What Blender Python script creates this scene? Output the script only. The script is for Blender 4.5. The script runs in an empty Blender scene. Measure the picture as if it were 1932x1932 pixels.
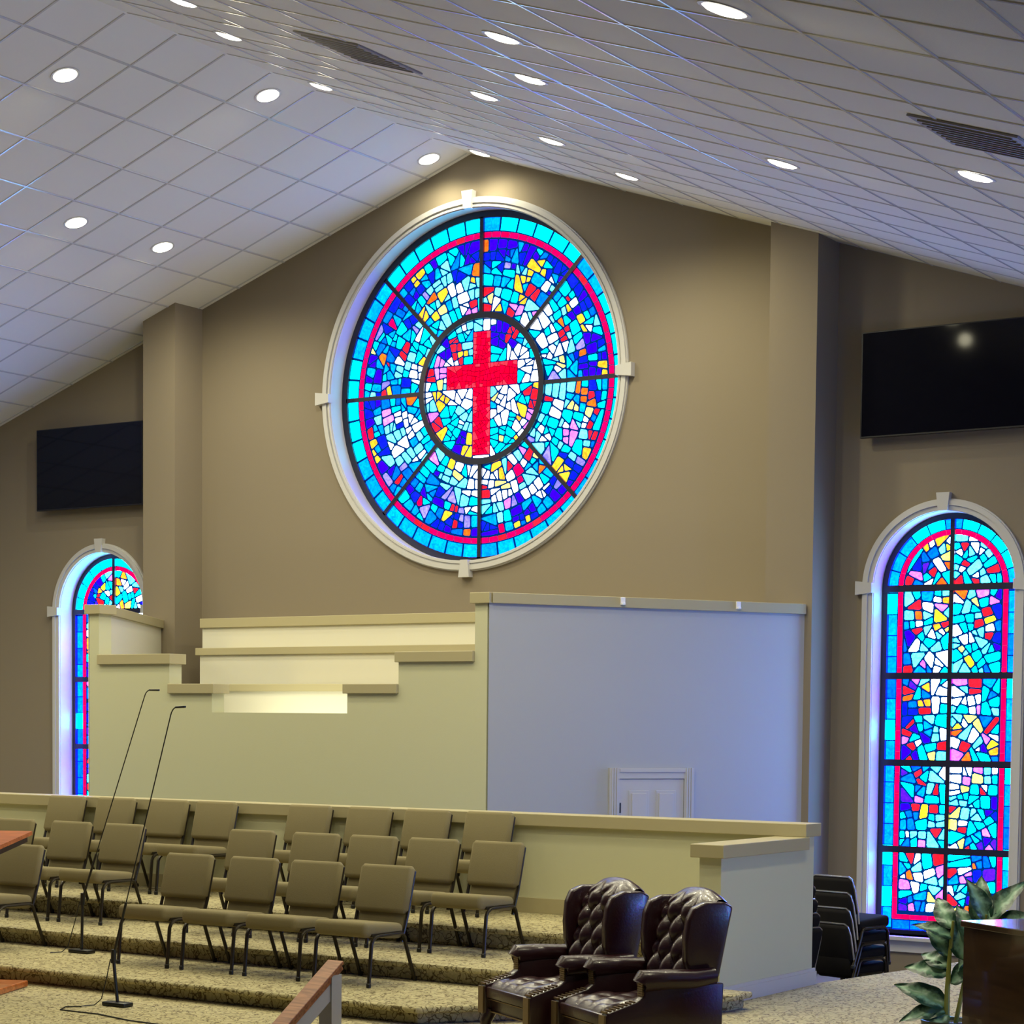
import bpy, bmesh, math, random
from mathutils import Vector, Matrix
PI = math.pi
SC = bpy.context.scene
COL = SC.collection

# ---------------------------------------------------------------- materials
def new_mat(name):
    m = bpy.data.materials.new(name); m.use_nodes = True
    nt = m.node_tree
    return m, nt, nt.nodes['Principled BSDF']

def srgb(r, g, b):
    f = lambda c: (c/255/12.92) if c <= 10 else (((c/255)+.055)/1.055)**2.4
    return (f(r), f(g), f(b), 1)

def plain(name, col, rough=.6, metal=0, spec=.5, bump=0, bscale=60, coat=0, var=0):
    m, nt, b = new_mat(name)
    b.inputs['Base Color'].default_value = col
    b.inputs['Roughness'].default_value = rough
    b.inputs['Metallic'].default_value = metal
    b.inputs['Specular IOR Level'].default_value = spec
    b.inputs['Coat Weight'].default_value = coat
    if bump or var:
        tc = nt.nodes.new('ShaderNodeTexCoord')
        n = nt.nodes.new('ShaderNodeTexNoise'); n.inputs['Scale'].default_value = bscale
        n.inputs['Detail'].default_value = 4
        nt.links.new(tc.outputs['Object'], n.inputs['Vector'])
        if bump:
            bp = nt.nodes.new('ShaderNodeBump'); bp.inputs['Strength'].default_value = bump
            bp.inputs['Distance'].default_value = .01
            nt.links.new(n.outputs['Fac'], bp.inputs['Height']); nt.links.new(bp.outputs['Normal'], b.inputs['Normal'])
        if var:
            mx = nt.nodes.new('ShaderNodeMix'); mx.data_type = 'RGBA'
            mx.inputs['A'].default_value = tuple(c*(1-var) for c in col[:3])+(1,)
            mx.inputs['B'].default_value = tuple(min(1, c*(1+var)) for c in col[:3])+(1,)
            nt.links.new(n.outputs['Fac'], mx.inputs['Factor'])
            nt.links.new(mx.outputs['Result'], b.inputs['Base Color'])
    return m

def wood(name, c1, c2, rough=.35, scale=3, coat=.3):
    m, nt, b = new_mat(name)
    tc = nt.nodes.new('ShaderNodeTexCoord'); mp = nt.nodes.new('ShaderNodeMapping')
    mp.inputs['Scale'].default_value = (scale, scale*9, scale*9)
    n = nt.nodes.new('ShaderNodeTexNoise'); n.inputs['Scale'].default_value = 2.2; n.inputs['Detail'].default_value = 6
    n.inputs['Distortion'].default_value = .8
    r = nt.nodes.new('ShaderNodeValToRGB')
    r.color_ramp.elements[0].position = .35; r.color_ramp.elements[0].color = c1
    r.color_ramp.elements[1].position = .65; r.color_ramp.elements[1].color = c2
    nt.links.new(tc.outputs['Object'], mp.inputs['Vector']); nt.links.new(mp.outputs['Vector'], n.inputs['Vector'])
    nt.links.new(n.outputs['Fac'], r.inputs['Fac']); nt.links.new(r.outputs['Color'], b.inputs['Base Color'])
    b.inputs['Roughness'].default_value = rough; b.inputs['Coat Weight'].default_value = coat
    return m

def carpet(name):
    m, nt, b = new_mat(name)
    tc = nt.nodes.new('ShaderNodeTexCoord')
    dn = nt.nodes.new('ShaderNodeTexNoise'); dn.inputs['Scale'].default_value = 7; dn.inputs['Detail'].default_value = 2
    add = nt.nodes.new('ShaderNodeMix'); add.data_type = 'RGBA'; add.blend_type = 'LINEAR_LIGHT'
    add.inputs['Factor'].default_value = .16
    nt.links.new(tc.outputs['Object'], dn.inputs['Vector'])
    nt.links.new(tc.outputs['Object'], add.inputs['A']); nt.links.new(dn.outputs['Color'], add.inputs['B'])
    v = nt.nodes.new('ShaderNodeTexVoronoi'); v.feature = 'DISTANCE_TO_EDGE'; v.inputs['Scale'].default_value = 13
    nt.links.new(add.outputs['Result'], v.inputs['Vector'])
    r = nt.nodes.new('ShaderNodeValToRGB')
    r.color_ramp.elements[0].position = .02; r.color_ramp.elements[0].color = (.13, .10, .045, 1)
    r.color_ramp.elements[1].position = .085; r.color_ramp.elements[1].color = (.46, .405, .22, 1)
    nt.links.new(v.outputs['Distance'], r.inputs['Fac'])
    fn = nt.nodes.new('ShaderNodeTexNoise'); fn.inputs['Scale'].default_value = 45; fn.inputs['Detail'].default_value = 4
    nt.links.new(tc.outputs['Object'], fn.inputs['Vector'])
    mx = nt.nodes.new('ShaderNodeMix'); mx.data_type = 'RGBA'; mx.blend_type = 'OVERLAY'; mx.inputs['Factor'].default_value = .45
    nt.links.new(r.outputs['Color'], mx.inputs['A']); nt.links.new(fn.outputs['Fac'], mx.inputs['B'])
    nt.links.new(mx.outputs['Result'], b.inputs['Base Color'])
    b.inputs['Roughness'].default_value = .95; b.inputs['Specular IOR Level'].default_value = .1
    b.inputs['Sheen Weight'].default_value = .16; b.inputs['Sheen Roughness'].default_value = .4
    bp = nt.nodes.new('ShaderNodeBump'); bp.inputs['Strength'].default_value = .5; bp.inputs['Distance'].default_value = .01
    nt.links.new(fn.outputs['Fac'], bp.inputs['Height']); nt.links.new(bp.outputs['Normal'], b.inputs['Normal'])
    return m

def emit(name, col, s):
    m = bpy.data.materials.new(name); m.use_nodes = True
    nt = m.node_tree; nt.nodes.clear()
    o = nt.nodes.new('ShaderNodeOutputMaterial'); e = nt.nodes.new('ShaderNodeEmission')
    e.inputs['Color'].default_value = col; e.inputs['Strength'].default_value = s
    nt.links.new(e.outputs['Emission'], o.inputs['Surface'])
    return m

GLASS_GAIN = 1.0
def glass_mat():
    m = bpy.data.materials.new('stained_glass'); m.use_nodes = True
    nt = m.node_tree; nt.nodes.clear()
    o = nt.nodes.new('ShaderNodeOutputMaterial'); e = nt.nodes.new('ShaderNodeEmission')
    a = nt.nodes.new('ShaderNodeAttribute'); a.attribute_name = 'tint'
    tc = nt.nodes.new('ShaderNodeTexCoord')
    n = nt.nodes.new('ShaderNodeTexNoise'); n.inputs['Scale'].default_value = 22; n.inputs['Detail'].default_value = 3
    n.inputs['Distortion'].default_value = 1.0
    mr = nt.nodes.new('ShaderNodeMapRange')
    mr.inputs['From Min'].default_value = .3; mr.inputs['From Max'].default_value = .72
    mr.inputs['To Min'].default_value = .65*GLASS_GAIN; mr.inputs['To Max'].default_value = 1.5*GLASS_GAIN
    nt.links.new(tc.outputs['Object'], n.inputs['Vector']); nt.links.new(n.outputs['Fac'], mr.inputs['Value'])
    nt.links.new(a.outputs['Color'], e.inputs['Color']); nt.links.new(mr.outputs['Result'], e.inputs['Strength'])
    nt.links.new(e.outputs['Emission'], o.inputs['Surface'])
    return m

M = {}
M['wall'] = plain('wall_paint', srgb(133, 122, 104), .85, spec=.2, bump=.08, bscale=140)
M['choir'] = plain('choir_wall_paint', srgb(198, 197, 164), .8, spec=.2, bump=.08, bscale=140)
M['cap'] = plain('cap_paint', srgb(174, 164, 128), .5, spec=.3)
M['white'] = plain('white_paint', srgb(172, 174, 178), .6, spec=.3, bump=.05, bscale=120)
M['white_lit'] = plain('white_paint_lit', srgb(216, 212, 192), .6, spec=.3)  # lighter copy of the white paint, its lit look put into the colour
M['trim'] = plain('white_trim', srgb(190, 188, 185), .4, spec=.4)
M['tile'] = plain('ceiling_tile', srgb(226, 225, 220), .9, spec=.15, bump=.25, bscale=260)
M['grid'] = plain('ceiling_grid_enamel', srgb(190, 190, 192), .2, spec=.45)
M['vent'] = plain('vent_grey', srgb(140, 136, 136), .6)
M['carpet'] = carpet('patterned_carpet')
M['fabric'] = plain('brown_chair_fabric', srgb(131, 121, 90), .95, spec=.15, bump=.35, bscale=300, var=.12)
M['frame'] = plain('dark_bronze_frame', srgb(52, 46, 36), .35, metal=.5)
M['glide'] = plain('black_plastic', srgb(20, 20, 20), .5)
M['leather'] = plain('burgundy_leather', srgb(46, 17, 23), .3, spec=.6, bump=.1, bscale=70, coat=.15)
M['nail'] = plain('nailhead_trim', srgb(120, 100, 70), .35, metal=.6)
M['darkwood'] = wood('dark_leg_wood', srgb(30, 14, 10), srgb(52, 24, 16), .3)
M['blackfab'] = plain('black_fabric', srgb(22, 20, 20), .9, spec=.2, bump=.2, bscale=200)
M['edge_glint'] = plain('steel_edge_glint', srgb(190, 190, 195), .25, metal=.9)  # bright rim stands in for window light grazing the chair backs
M['lead'] = plain('window_bar', srgb(20, 22, 44), .35, spec=.6)
M['screen'] = plain('black_screen', (.003, .003, .006, 1), .05, spec=.22)
M['bezel'] = plain('black_bezel', (.006, .006, .008, 1), .35)
M['glass'] = glass_mat()
M['matrix'] = emit('mortar_glare', (.0, .035, .22, 1), 1.0)  # dim blue glow put into the mortar for glare from the panes
M['lamp'] = emit('lamp_lens', (1, .95, .74, 1), 9)
M['redwood'] = wood('orange_stained_wood', srgb(150, 78, 34), srgb(196, 112, 58), .3, 2)
M['rail'] = wood('handrail_wood', srgb(140, 84, 44), srgb(186, 122, 74), .35, 2)
M['cabinet'] = wood('dark_brown_veneer', srgb(48, 34, 22), srgb(62, 44, 28), .16, 1.2, .6)
M['mic'] = plain('mic_black', srgb(34, 34, 32), .4, metal=.3)
M['leaf'] = None
M['pot'] = plain('pot_dark_green', srgb(40, 52, 42), .5)
M['stem'] = plain('plant_stem', srgb(128, 132, 58), .5)
M['pew'] = plain('hall_floor_carpet', srgb(112, 106, 100), .95)
M['hook'] = plain('white_plastic', srgb(235, 235, 238), .3)

def leaf_mat():
    m, nt, b = new_mat('variegated_leaf')
    a = nt.nodes.new('ShaderNodeAttribute'); a.attribute_name = 'mid'
    tc = nt.nodes.new('ShaderNodeTexCoord')
    n = nt.nodes.new('ShaderNodeTexNoise'); n.inputs['Scale'].default_value = 30; n.inputs['Detail'].default_value = 5
    nt.links.new(tc.outputs['Object'], n.inputs['Vector'])
    mul = nt.nodes.new('ShaderNodeMath'); mul.operation = 'MULTIPLY_ADD'
    mul.inputs[1].default_value = 1.1; mul.inputs[2].default_value = -.28
    nt.links.new(n.outputs['Fac'], mul.inputs[0])
    ad = nt.nodes.new('ShaderNodeMath'); ad.operation = 'ADD'
    nt.links.new(a.outputs['Fac'], ad.inputs[0]); nt.links.new(mul.outputs[0], ad.inputs[1])
    r = nt.nodes.new('ShaderNodeValToRGB')
    r.color_ramp.elements[0].position = .5; r.color_ramp.elements[0].color = srgb(18, 56, 38)
    r.color_ramp.elements[1].position = 1.0; r.color_ramp.elements[1].color = srgb(118, 158, 128)
    nt.links.new(ad.outputs[0], r.inputs['Fac']); nt.links.new(r.outputs['Color'], b.inputs['Base Color'])
    b.inputs['Roughness'].default_value = .35
    return m
M['leaf'] = leaf_mat()

# ---------------------------------------------------------------- mesh helpers
class MB:
    def __init__(s): s.v = []; s.f = []
    def add(s, vs, fs):
        o = len(s.v); s.v += [tuple(v) for v in vs]; s.f += [tuple(i+o for i in f) for f in fs]; return s
    def box(s, x0, x1, y0, y1, z0, z1, mat=None):
        vs = [Vector(p) for p in ((x0,y0,z0),(x1,y0,z0),(x1,y1,z0),(x0,y1,z0),(x0,y0,z1),(x1,y0,z1),(x1,y1,z1),(x0,y1,z1))]
        if mat: vs = [mat @ v for v in vs]
        return s.add(vs, [(0,3,2,1),(4,5,6,7),(0,1,5,4),(1,2,6,5),(2,3,7,6),(3,0,4,7)])
    def prism(s, poly, z0, z1):
        # poly: list of (x,y) counter-clockwise
        n = len(poly)
        vs = [(x, y, z0) for x, y in poly] + [(x, y, z1) for x, y in poly]
        fs = [tuple(range(n-1, -1, -1)), tuple(range(n, 2*n))] + [(i, (i+1) % n, n+(i+1) % n, n+i) for i in range(n)]
        return s.add(vs, fs)
    def extr(s, poly, fn, a, b):
        # poly 2D -> fn(p, t) 3D, extruded from a to b
        n = len(poly)
        vs = [fn(p, a) for p in poly] + [fn(p, b) for p in poly]
        fs = [tuple(range(n-1, -1, -1)), tuple(range(n, 2*n))] + [(i, (i+1) % n, n+(i+1) % n, n+i) for i in range(n)]
        return s.add(vs, fs)
    def tube(s, pts, r, seg=8, flat=1.0):
        pts = [Vector(p) for p in pts]; n = len(pts)
        rs = r if isinstance(r, (list, tuple)) else [r]*n
        up = Vector((0, 0, 1)); rings = []
        prev = None
        for i, p in enumerate(pts):
            d = (pts[min(i+1, n-1)]-pts[max(i-1, 0)]).normalized()
            if prev is None:
                ref = Vector((1, 0, 0)) if abs(d.x) < .9 else Vector((0, 1, 0))
                a = (ref - d*ref.dot(d)).normalized()
            else:
                a = (prev - d*prev.dot(d)).normalized()
            prev = a; b = d.cross(a)
            rings.append([p + (a*math.cos(2*PI*k/seg)*flat + b*math.sin(2*PI*k/seg))*rs[i] for k in range(seg)])
        vs = [v for R in rings for v in R]; fs = []
        for i in range(n-1):
            for k in range(seg):
                fs.append((i*seg+k, i*seg+(k+1) % seg, (i+1)*seg+(k+1) % seg, (i+1)*seg+k))
        fs.append(tuple(range(seg-1, -1, -1))); fs.append(tuple((n-1)*seg+k for k in range(seg)))
        return s.add(vs, fs)
    def rbox(s, x0, x1, y0, y1, z0, z1, r, seg=3, mat=None):
        bm = bmesh.new(); bmesh.ops.create_cube(bm, size=1)
        for v in bm.verts:
            v.co = Vector(((x0+x1)/2+v.co.x*(x1-x0), (y0+y1)/2+v.co.y*(y1-y0), (z0+z1)/2+v.co.z*(z1-z0)))
        bmesh.ops.bevel(bm, geom=list(bm.edges), offset=r, segments=seg, affect='EDGES', profile=.5)
        if mat: bm.transform(mat)
        bm.verts.index_update()
        s.add([v.co.copy() for v in bm.verts], [[v.index for v in f.verts] for f in bm.faces]); bm.free(); return s
    def lathe(s, prof, seg=20, c=(0, 0, 0)):
        n = len(prof); vs = []
        for r, z in prof:
            for k in range(seg): vs.append((c[0]+r*math.cos(2*PI*k/seg), c[1]+r*math.sin(2*PI*k/seg), c[2]+z))
        fs = [(i*seg+k, i*seg+(k+1) % seg, (i+1)*seg+(k+1) % seg, (i+1)*seg+k) for i in range(n-1) for k in range(seg)]
        fs.append(tuple(range(seg-1, -1, -1))); fs.append(tuple((n-1)*seg+k for k in range(seg)))
        return s.add(vs, fs)
    def grid(s, nu, nv, fn):
        vs = [fn(i/nu, j/nv) for j in range(nv+1) for i in range(nu+1)]
        fs = [(j*(nu+1)+i, j*(nu+1)+i+1, (j+1)*(nu+1)+i+1, (j+1)*(nu+1)+i) for j in range(nv) for i in range(nu)]
        return s.add(vs, fs)
    def build(s, name, mat, parent=None, smooth=False, bevel=0, angle=40):
        me = bpy.data.meshes.new(name); me.from_pydata(s.v, [], s.f); me.validate(); me.update()
        bm = bmesh.new(); bm.from_mesh(me); bmesh.ops.recalc_face_normals(bm, faces=bm.faces)
        if bevel: bmesh.ops.bevel(bm, geom=list(bm.edges), offset=bevel, segments=2, affect='EDGES', profile=.5)
        bm.to_mesh(me); bm.free()
        if smooth:
            for p in me.polygons: p.use_smooth = True
            try: me.set_sharp_from_angle(angle=math.radians(angle))
            except Exception: pass
        me.materials.append(mat)
        o = bpy.data.objects.new(name, me); COL.objects.link(o)
        if parent: o.parent = parent
        return o

def tag(o, label, cat, group=None):
    o['label'] = label; o['category'] = cat
    if group: o['group'] = group
    return o
def struct(o, label=None):
    o['kind'] = 'structure'
    if label: o['label'] = label
    return o
def empty(name, loc=(0, 0, 0), rz=0):
    o = bpy.data.objects.new(name, None); COL.objects.link(o)
    o.location = loc; o.rotation_euler = (0, 0, rz); o.empty_display_size = .2
    return o
def copy_tree(o, parent=None):
    c = o.copy(); COL.objects.link(c)
    if parent: c.parent = parent
    for ch in list(o.children): copy_tree(ch, c)
    return c

# ---------------------------------------------------------------- room shell
APEX, SL = 8.53, 1/3.0
def ceil_z(x): return APEX - abs(x)*SL
GROUND = -.46
XW, YF, YB = 16.0, -8.0, 20.0
RWC, RWR = 5.92, 2.02       # round window opening centre height, radius
SWX, SWH, SPR, SILL = 5.78, .75, 3.48, -.06   # side windows: centre x, half width, spring height, sill

def wall_with_holes(name, outline, holes, y0, y1, mat):
    bm = bmesh.new()
    loops = []
    for lp in [outline]+holes:
        vs = [bm.verts.new((x, 0, z)) for x, z in lp]
        loops.append(vs)
        for i in range(len(vs)): bm.edges.new((vs[i], vs[(i+1) % len(vs)]))
    bmesh.ops.triangle_fill(bm, use_beauty=True, use_dissolve=False, edges=list(bm.edges))
    for v in bm.verts: v.co.y = y0
    r = bmesh.ops.extrude_face_region(bm, geom=list(bm.faces))
    for g in r['geom']:
        if isinstance(g, bmesh.types.BMVert): g.co.y = y1
    bmesh.ops.recalc_face_normals(bm, faces=bm.faces)
    me = bpy.data.meshes.new(name); bm.to_mesh(me); bm.free(); me.materials.append(mat)
    o = bpy.data.objects.new(name, me); COL.objects.link(o); return o

def circ(cx, cz, r, n=96): return [(cx+r*math.cos(2*PI*k/n), cz+r*math.sin(2*PI*k/n)) for k in range(n)]
def arch(cx, hw, z0, spring, n=40):
    p = [(cx-hw, z0), (cx+hw, z0)]
    for k in range(n+1):
        a = PI*k/n; p.append((cx+hw*math.cos(a), spring+hw*math.sin(a)))
    return p
outline = [(-XW, GROUND), (XW, GROUND), (XW, ceil_z(XW)+.02), (0, APEX+.02), (-XW, ceil_z(XW)+.02)]
wb = wall_with_holes('wall_back', outline, [circ(0, RWC, RWR), arch(SWX, SWH, SILL, SPR), arch(-SWX, SWH, SILL, SPR)], YB, YB+.34, M['wall'])
struct(wb, 'taupe gable end wall behind the choir with round and arched openings')
for s, nm in ((-1, 'wall_left'), (1, 'wall_right')):
    b = MB().box(min(s*XW, s*(XW+.3)), max(s*XW, s*(XW+.3)), YF, YB+.34, GROUND, ceil_z(XW))
    struct(b.build(nm, M['white']))
b = MB(); n5 = [(-XW, GROUND), (XW, GROUND), (XW, ceil_z(XW)), (0, APEX), (-XW, ceil_z(XW))]
b.extr(n5, lambda p, t: (p[0], t, p[1]), YF-.3, YF)
struct(b.build('wall_front', M['white']))
# pilasters either side of the round window wall
for s, nm in ((-1, 'wall_left_pilaster'), (1, 'wall_right_pilaster')):
    a, c = sorted((s*4.05, s*4.58))
    b = MB(); b.extr([(a, GROUND), (c, GROUND), (c, ceil_z(c)), (a, ceil_z(a))], lambda p, t: (p[0], t, p[1]), 19.5, 20.0)
    struct(b.build(nm, M['wall']), 'taupe pilaster %s of the round window' % ('left' if s < 0 else 'right'))

# ceiling: two slopes
b = MB()
b.add([(-XW-.3, YF-.3, ceil_z(XW+.3)), (0, YF-.3, APEX), (XW+.3, YF-.3, ceil_z(XW+.3)), (XW+.3, YB+.34, ceil_z(XW+.3)), (0, YB+.34, APEX), (-XW-.3, YB+.34, ceil_z(XW+.3)),
       (-XW-.3, YF-.3, ceil_z(XW+.3)+.25), (0, YF-.3, APEX+.25), (XW+.3, YF-.3, ceil_z(XW+.3)+.25), (XW+.3, YB+.34, ceil_z(XW+.3)+.25), (0, YB+.34, APEX+.25), (-XW-.3, YB+.34, ceil_z(XW+.3)+.25)],
      [(0, 1, 4, 5), (1, 2, 3, 4), (6, 11, 10, 7), (7, 10, 9, 8), (0, 6, 7, 1), (1, 7, 8, 2), (3, 9, 10, 4), (4, 10, 11, 5), (0, 5, 11, 6), (2, 8, 9, 3)])
ceiling = struct(b.build('ceiling', M['tile']), 'vaulted white tiled ceiling in two slopes')
# suspended grid of T bars (rounded lip catches the light)
cs = math.cos(math.atan(SL)); sn = math.sin(math.atan(SL))
rg = random.Random(4)
def slope_pt(side, x, off): # point below the ceiling surface at abs x
    return Vector((side*(x - 0), 0, ceil_z(x))) + Vector((-side*sn*0, 0, -off))
for side, nm in ((-1, 'grid'), (1, 'grid')):
    b = MB(); HW = .016; T = .006
    ys = []; y = 19.93
    while y > 1: ys.append(y); y -= .69
    xs = []; x = .605
    while x < XW: xs.append(x); x += .7115
    for y in ys:
        b.add([Vector((side*.02, y-HW, ceil_z(.02)-.001)), Vector((side*XW, y-HW, ceil_z(XW)-.001)), Vector((side*XW, y+HW, ceil_z(XW)-.001)), Vector((side*.02, y+HW, ceil_z(.02)-.001)),
               Vector((side*.02, y-HW*.6, ceil_z(.02)-T)), Vector((side*XW, y-HW*.6, ceil_z(XW)-T)), Vector((side*XW, y+HW*.6, ceil_z(XW)-T)), Vector((side*.02, y+HW*.6, ceil_z(.02)-T))],
              [(4, 5, 6, 7), (0, 1, 5, 4), (2, 3, 7, 6), (0, 4, 7, 3), (1, 2, 6, 5)])
    for x in xs:
        xa, xb = x-HW*cs, x+HW*cs; xc, xd = x-HW*.6*cs, x+HW*.6*cs
        b.add([(side*xa, 1, ceil_z(xa)-.001), (side*xb, 1, ceil_z(xb)-.001), (side*xb, YB, ceil_z(xb)-.001), (side*xa, YB, ceil_z(xa)-.001),
               (side*xc, 1, ceil_z(xc)-T-.001), (side*xd, 1, ceil_z(xd)-T-.001), (side*xd, YB, ceil_z(xd)-T-.001), (side*xc, YB, ceil_z(xc)-T-.001)],
              [(4, 5, 6, 7), (0, 3, 7, 4), (1, 5, 6, 2), (0, 4, 5, 1), (3, 2, 6, 7)])
    g = b.build(nm, M['grid'], ceiling)

# floors
b = MB(); b.box(-XW, XW, YF, YB+.3, GROUND-.2, GROUND); struct(b.build('floor_lower', M['pew']), 'lower carpeted floor around the platform')
pf = [(-9.6, 9.1), (9.6, 9.1), (13.6, 12.2), (13.6, 19.99), (7.33, 19.99), (6.60, 15.33), (-6.60, 15.33), (-7.33, 19.99), (-13.6, 19.99), (-13.6, 12.2)]
b = MB(); b.prism(pf, GROUND, 0); struct(b.build('floor', M['carpet']), 'patterned tan carpet of the raised platform')
Z1, Z2, Z3 = .13, .27, .44
def riser(poly, nose, z0, z1, nm, lab):
    b = MB(); b.prism(poly, z0, z1-.03); b.prism(nose, z1-.045, z1)   # rounded nosing overhangs the riser
    o = b.build(nm, M['carpet'], bevel=.016, smooth=True); o['kind'] = 'structure'; o['label'] = lab
riser([(-5.40, 11.60), (5.40, 11.60), (6.83, 13.47), (6.83, 13.70), (6.42, 13.70), (6.42, 15.14), (-6.42, 15.14), (-6.42, 13.70), (-6.83, 13.70), (-6.83, 13.47)],
      [(-5.45, 11.51), (5.45, 11.51), (6.90, 13.41), (6.90, 13.70), (6.42, 13.70), (6.42, 15.14), (-6.42, 15.14), (-6.42, 13.70), (-6.90, 13.70), (-6.90, 13.41)], .001, Z1, 'floor_riser_front', 'lowest carpeted choir step')
riser([(-6.41, 12.75), (6.41, 12.75), (6.41, 15.14), (-6.41, 15.14)], [(-6.415, 12.67), (6.415, 12.67), (6.415, 15.14), (-6.415, 15.14)], Z1, Z2, 'floor_riser_middle', 'middle carpeted choir step')
riser([(-6.41, 13.85), (6.41, 13.85), (6.41, 15.14), (-6.41, 15.14)], [(-6.415, 13.77), (6.415, 13.77), (6.415, 15.14), (-6.415, 15.14)], Z2, Z3, 'floor_riser_top', 'top carpeted choir step')

# choir back wall (pony wall) with cap, and its lower end wall
b = MB().box(-6.60, 6.60, 15.15, 15.33, GROUND, 1.19)
pony = struct(b.build('wall_choir', M['choir']), 'low tan wall running behind the top row of choir chairs')
MB().box(-6.64, 6.64, 15.10, 15.38, 1.19, 1.295).build('cap', M['cap'], pony, bevel=.006)
MB().box(-6.42, 6.42, 15.135, 15.15, Z3, Z3+.13).build('baseboard', M['cap'], pony)
for s, nm in ((-1, 'wall_choir_left_end'), (1, 'wall_choir_right_end')):
    a, c = sorted((s*6.42, s*6.60))
    o = struct(MB().box(a, c, 13.74, 15.15, .0, 1.09).build(nm, M['choir']), 'short tan end wall at the %s of the choir steps' % ('left' if s < 0 else 'right'))
    a, c = sorted((s*6.37, s*6.65))
    MB().box(a, c, 13.68, 15.149, 1.09, 1.19).build('cap', M['cap'], o, bevel=.006)
    a, c = sorted((s*6.60, s*6.63))
    x = MB().box(a, c, 13.72, 15.36, 0, .105); a, c = sorted((s*6.60, s*6.618)); x.box(a, c, 13.72, 15.36, .105, .13)
    x.build('baseboard', M['trim'], o)

# baptistry: stepped front wall with two splayed white side walls
FY, FT = 16.56, .19
def front(poly, nm, par=None, mat='choir', y0=FY, y1=FY+FT):
    return MB().extr(poly, lambda p, t: (p[0], t, p[1]), y0, y1).build(nm, M[mat], par)
bp = [(-2.60, GROUND), (2.60, GROUND), (2.60, 3.20), (2.46, 3.20), (2.46, 2.65), (1.56, 2.65), (1.56, 2.345), (.93, 2.345), (.93, 2.148),
      (-.845, 2.148), (-.845, 2.345), (-1.44, 2.345), (-1.44, 2.655), (-2.46, 2.655), (-2.46, 3.20), (-2.60, 3.20)]
bapt = struct(front(bp, 'wall_baptistry'), 'stepped tan front wall of the raised baptistry')
def cap(x0, x1, z0, z1, y0=FY-.035, y1=FY+FT+.035, par=None):
    return MB().box(x0, x1, y0, y1, z0, z1).build('cap', M['cap'], par or bapt, bevel=.005)
cap(-2.645, -2.415, 3.20, 3.303); cap(2.418, 2.645, 3.20, 3.303)
cap(-2.458, -1.405, 2.655, 2.762); cap(1.533, 2.458, 2.65, 2.752)
cap(-1.438, -.80, 2.345, 2.446); cap(.894, 1.558, 2.345, 2.44)
for s in (-1, 1):
    A = Vector((s*2.62, FY)); Bp = Vector((s*4.50, 19.5)); d = (Bp-A).normalized(); nrm = Vector((d.y, -d.x))*s  # outward
    inn = -nrm*FT
    lst = [A, Bp, Bp+inn, A+inn+d*.12]
    lst = [(v.x, v.y) for v in lst]
    o = struct(MB().prism(lst, GROUND, 3.20).build('wall_baptistry_%s' % ('left' if s < 0 else 'right'), M['white'] if s > 0 else M['white_lit']),  # left wall takes the brighter copy of the same white paint
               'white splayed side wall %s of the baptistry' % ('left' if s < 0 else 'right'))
    c0 = A+d*.02; c1 = Bp
    lst = [c0+nrm*.035, c1+nrm*.035, c1+inn-nrm*.035, c0+inn-nrm*.035+d*.15]
    MB().prism([(v.x, v.y) for v in lst], 3.20, 3.303).build('cap', M['cap'], o, bevel=.005)
    if s > 0: SPLA, SPLD, SPLN = A.copy(), d.copy(), nrm.copy()
# terraces inside the baptistry
def terrace(nm, x0, x1, y0, y1, zb, zt, lab, capov=.03):
    o = struct(MB().box(x0, x1, y0, y1, GROUND, zb).build(nm, M['white_lit']), lab)
    MB().box(x0-capov, x1+capov, y0-.03, y1, zb, zt).build('cap', M['cap'], o, bevel=.005)
terrace('wall_terrace_back', -3.55, 3.95, 19.45, 19.99, 3.19, 3.303, 'highest white ledge at the back of the baptistry', .02)
terrace('wall_terrace_middle', -3.10, 3.60, 18.9, 19.44, 2.835, 2.921, 'middle white ledge inside the baptistry', .05)
terrace('wall_terrace_front', -1.67, 2.2, 17.6, 18.85, 2.385, 2.465, 'lowest white ledge inside the baptistry', .0)

# door in the right splayed wall
def spl(s_, off, z): p = SPLA + SPLD*s_ + SPLN*off; return Vector((p.x, p.y, z))
def splbox(mb, s0, s1, o0, o1, z0, z1):
    vs = [spl(s0, o0, z0), spl(s1, o0, z0), spl(s1, o1, z0), spl(s0, o1, z0), spl(s0, o0, z1), spl(s1, o0, z1), spl(s1, o1, z1), spl(s0, o1, z1)]
    mb.add(vs, [(0, 3, 2, 1), (4, 5, 6, 7), (0, 1, 5, 4), (1, 2, 6, 5), (2, 3, 7, 6), (3, 0, 4, 7)])
mb = MB(); splbox(mb, 1.40, 2.11, .002, .02, GROUND+.01, 1.53)
door = struct(mb.build('door_1', M['trim']), 'white panelled door in the white wall right of the choir')
for (a, c) in ((1.50, 1.72), (1.80, 2.02)):
    for (z0, z1) in ((1.12, 1.42), (.42, 1.02), (-.36, .30)):
        mb = MB(); splbox(mb, a, c, .02, .026, z0, z1); splbox(mb, a+.03, c-.03, .026, .036, z0+.03, z1-.03)
        mb.build('panel', M['trim'], door, bevel=.003)
mb = MB()
for (a, c) in ((1.285, 1.395), (2.115, 2.225)):
    splbox(mb, a, c, .002, .03, GROUND, 1.64)
    for q in range(3): splbox(mb, a+.02+q*.027, a+.035+q*.027, .03, .04, GROUND, 1.64)
splbox(mb, 1.395, 2.115, .002, .03, 1.535, 1.64); splbox(mb, 1.395, 2.115, .03, .04, 1.60, 1.63)
mb.build('casing', M['trim'], door)
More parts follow.
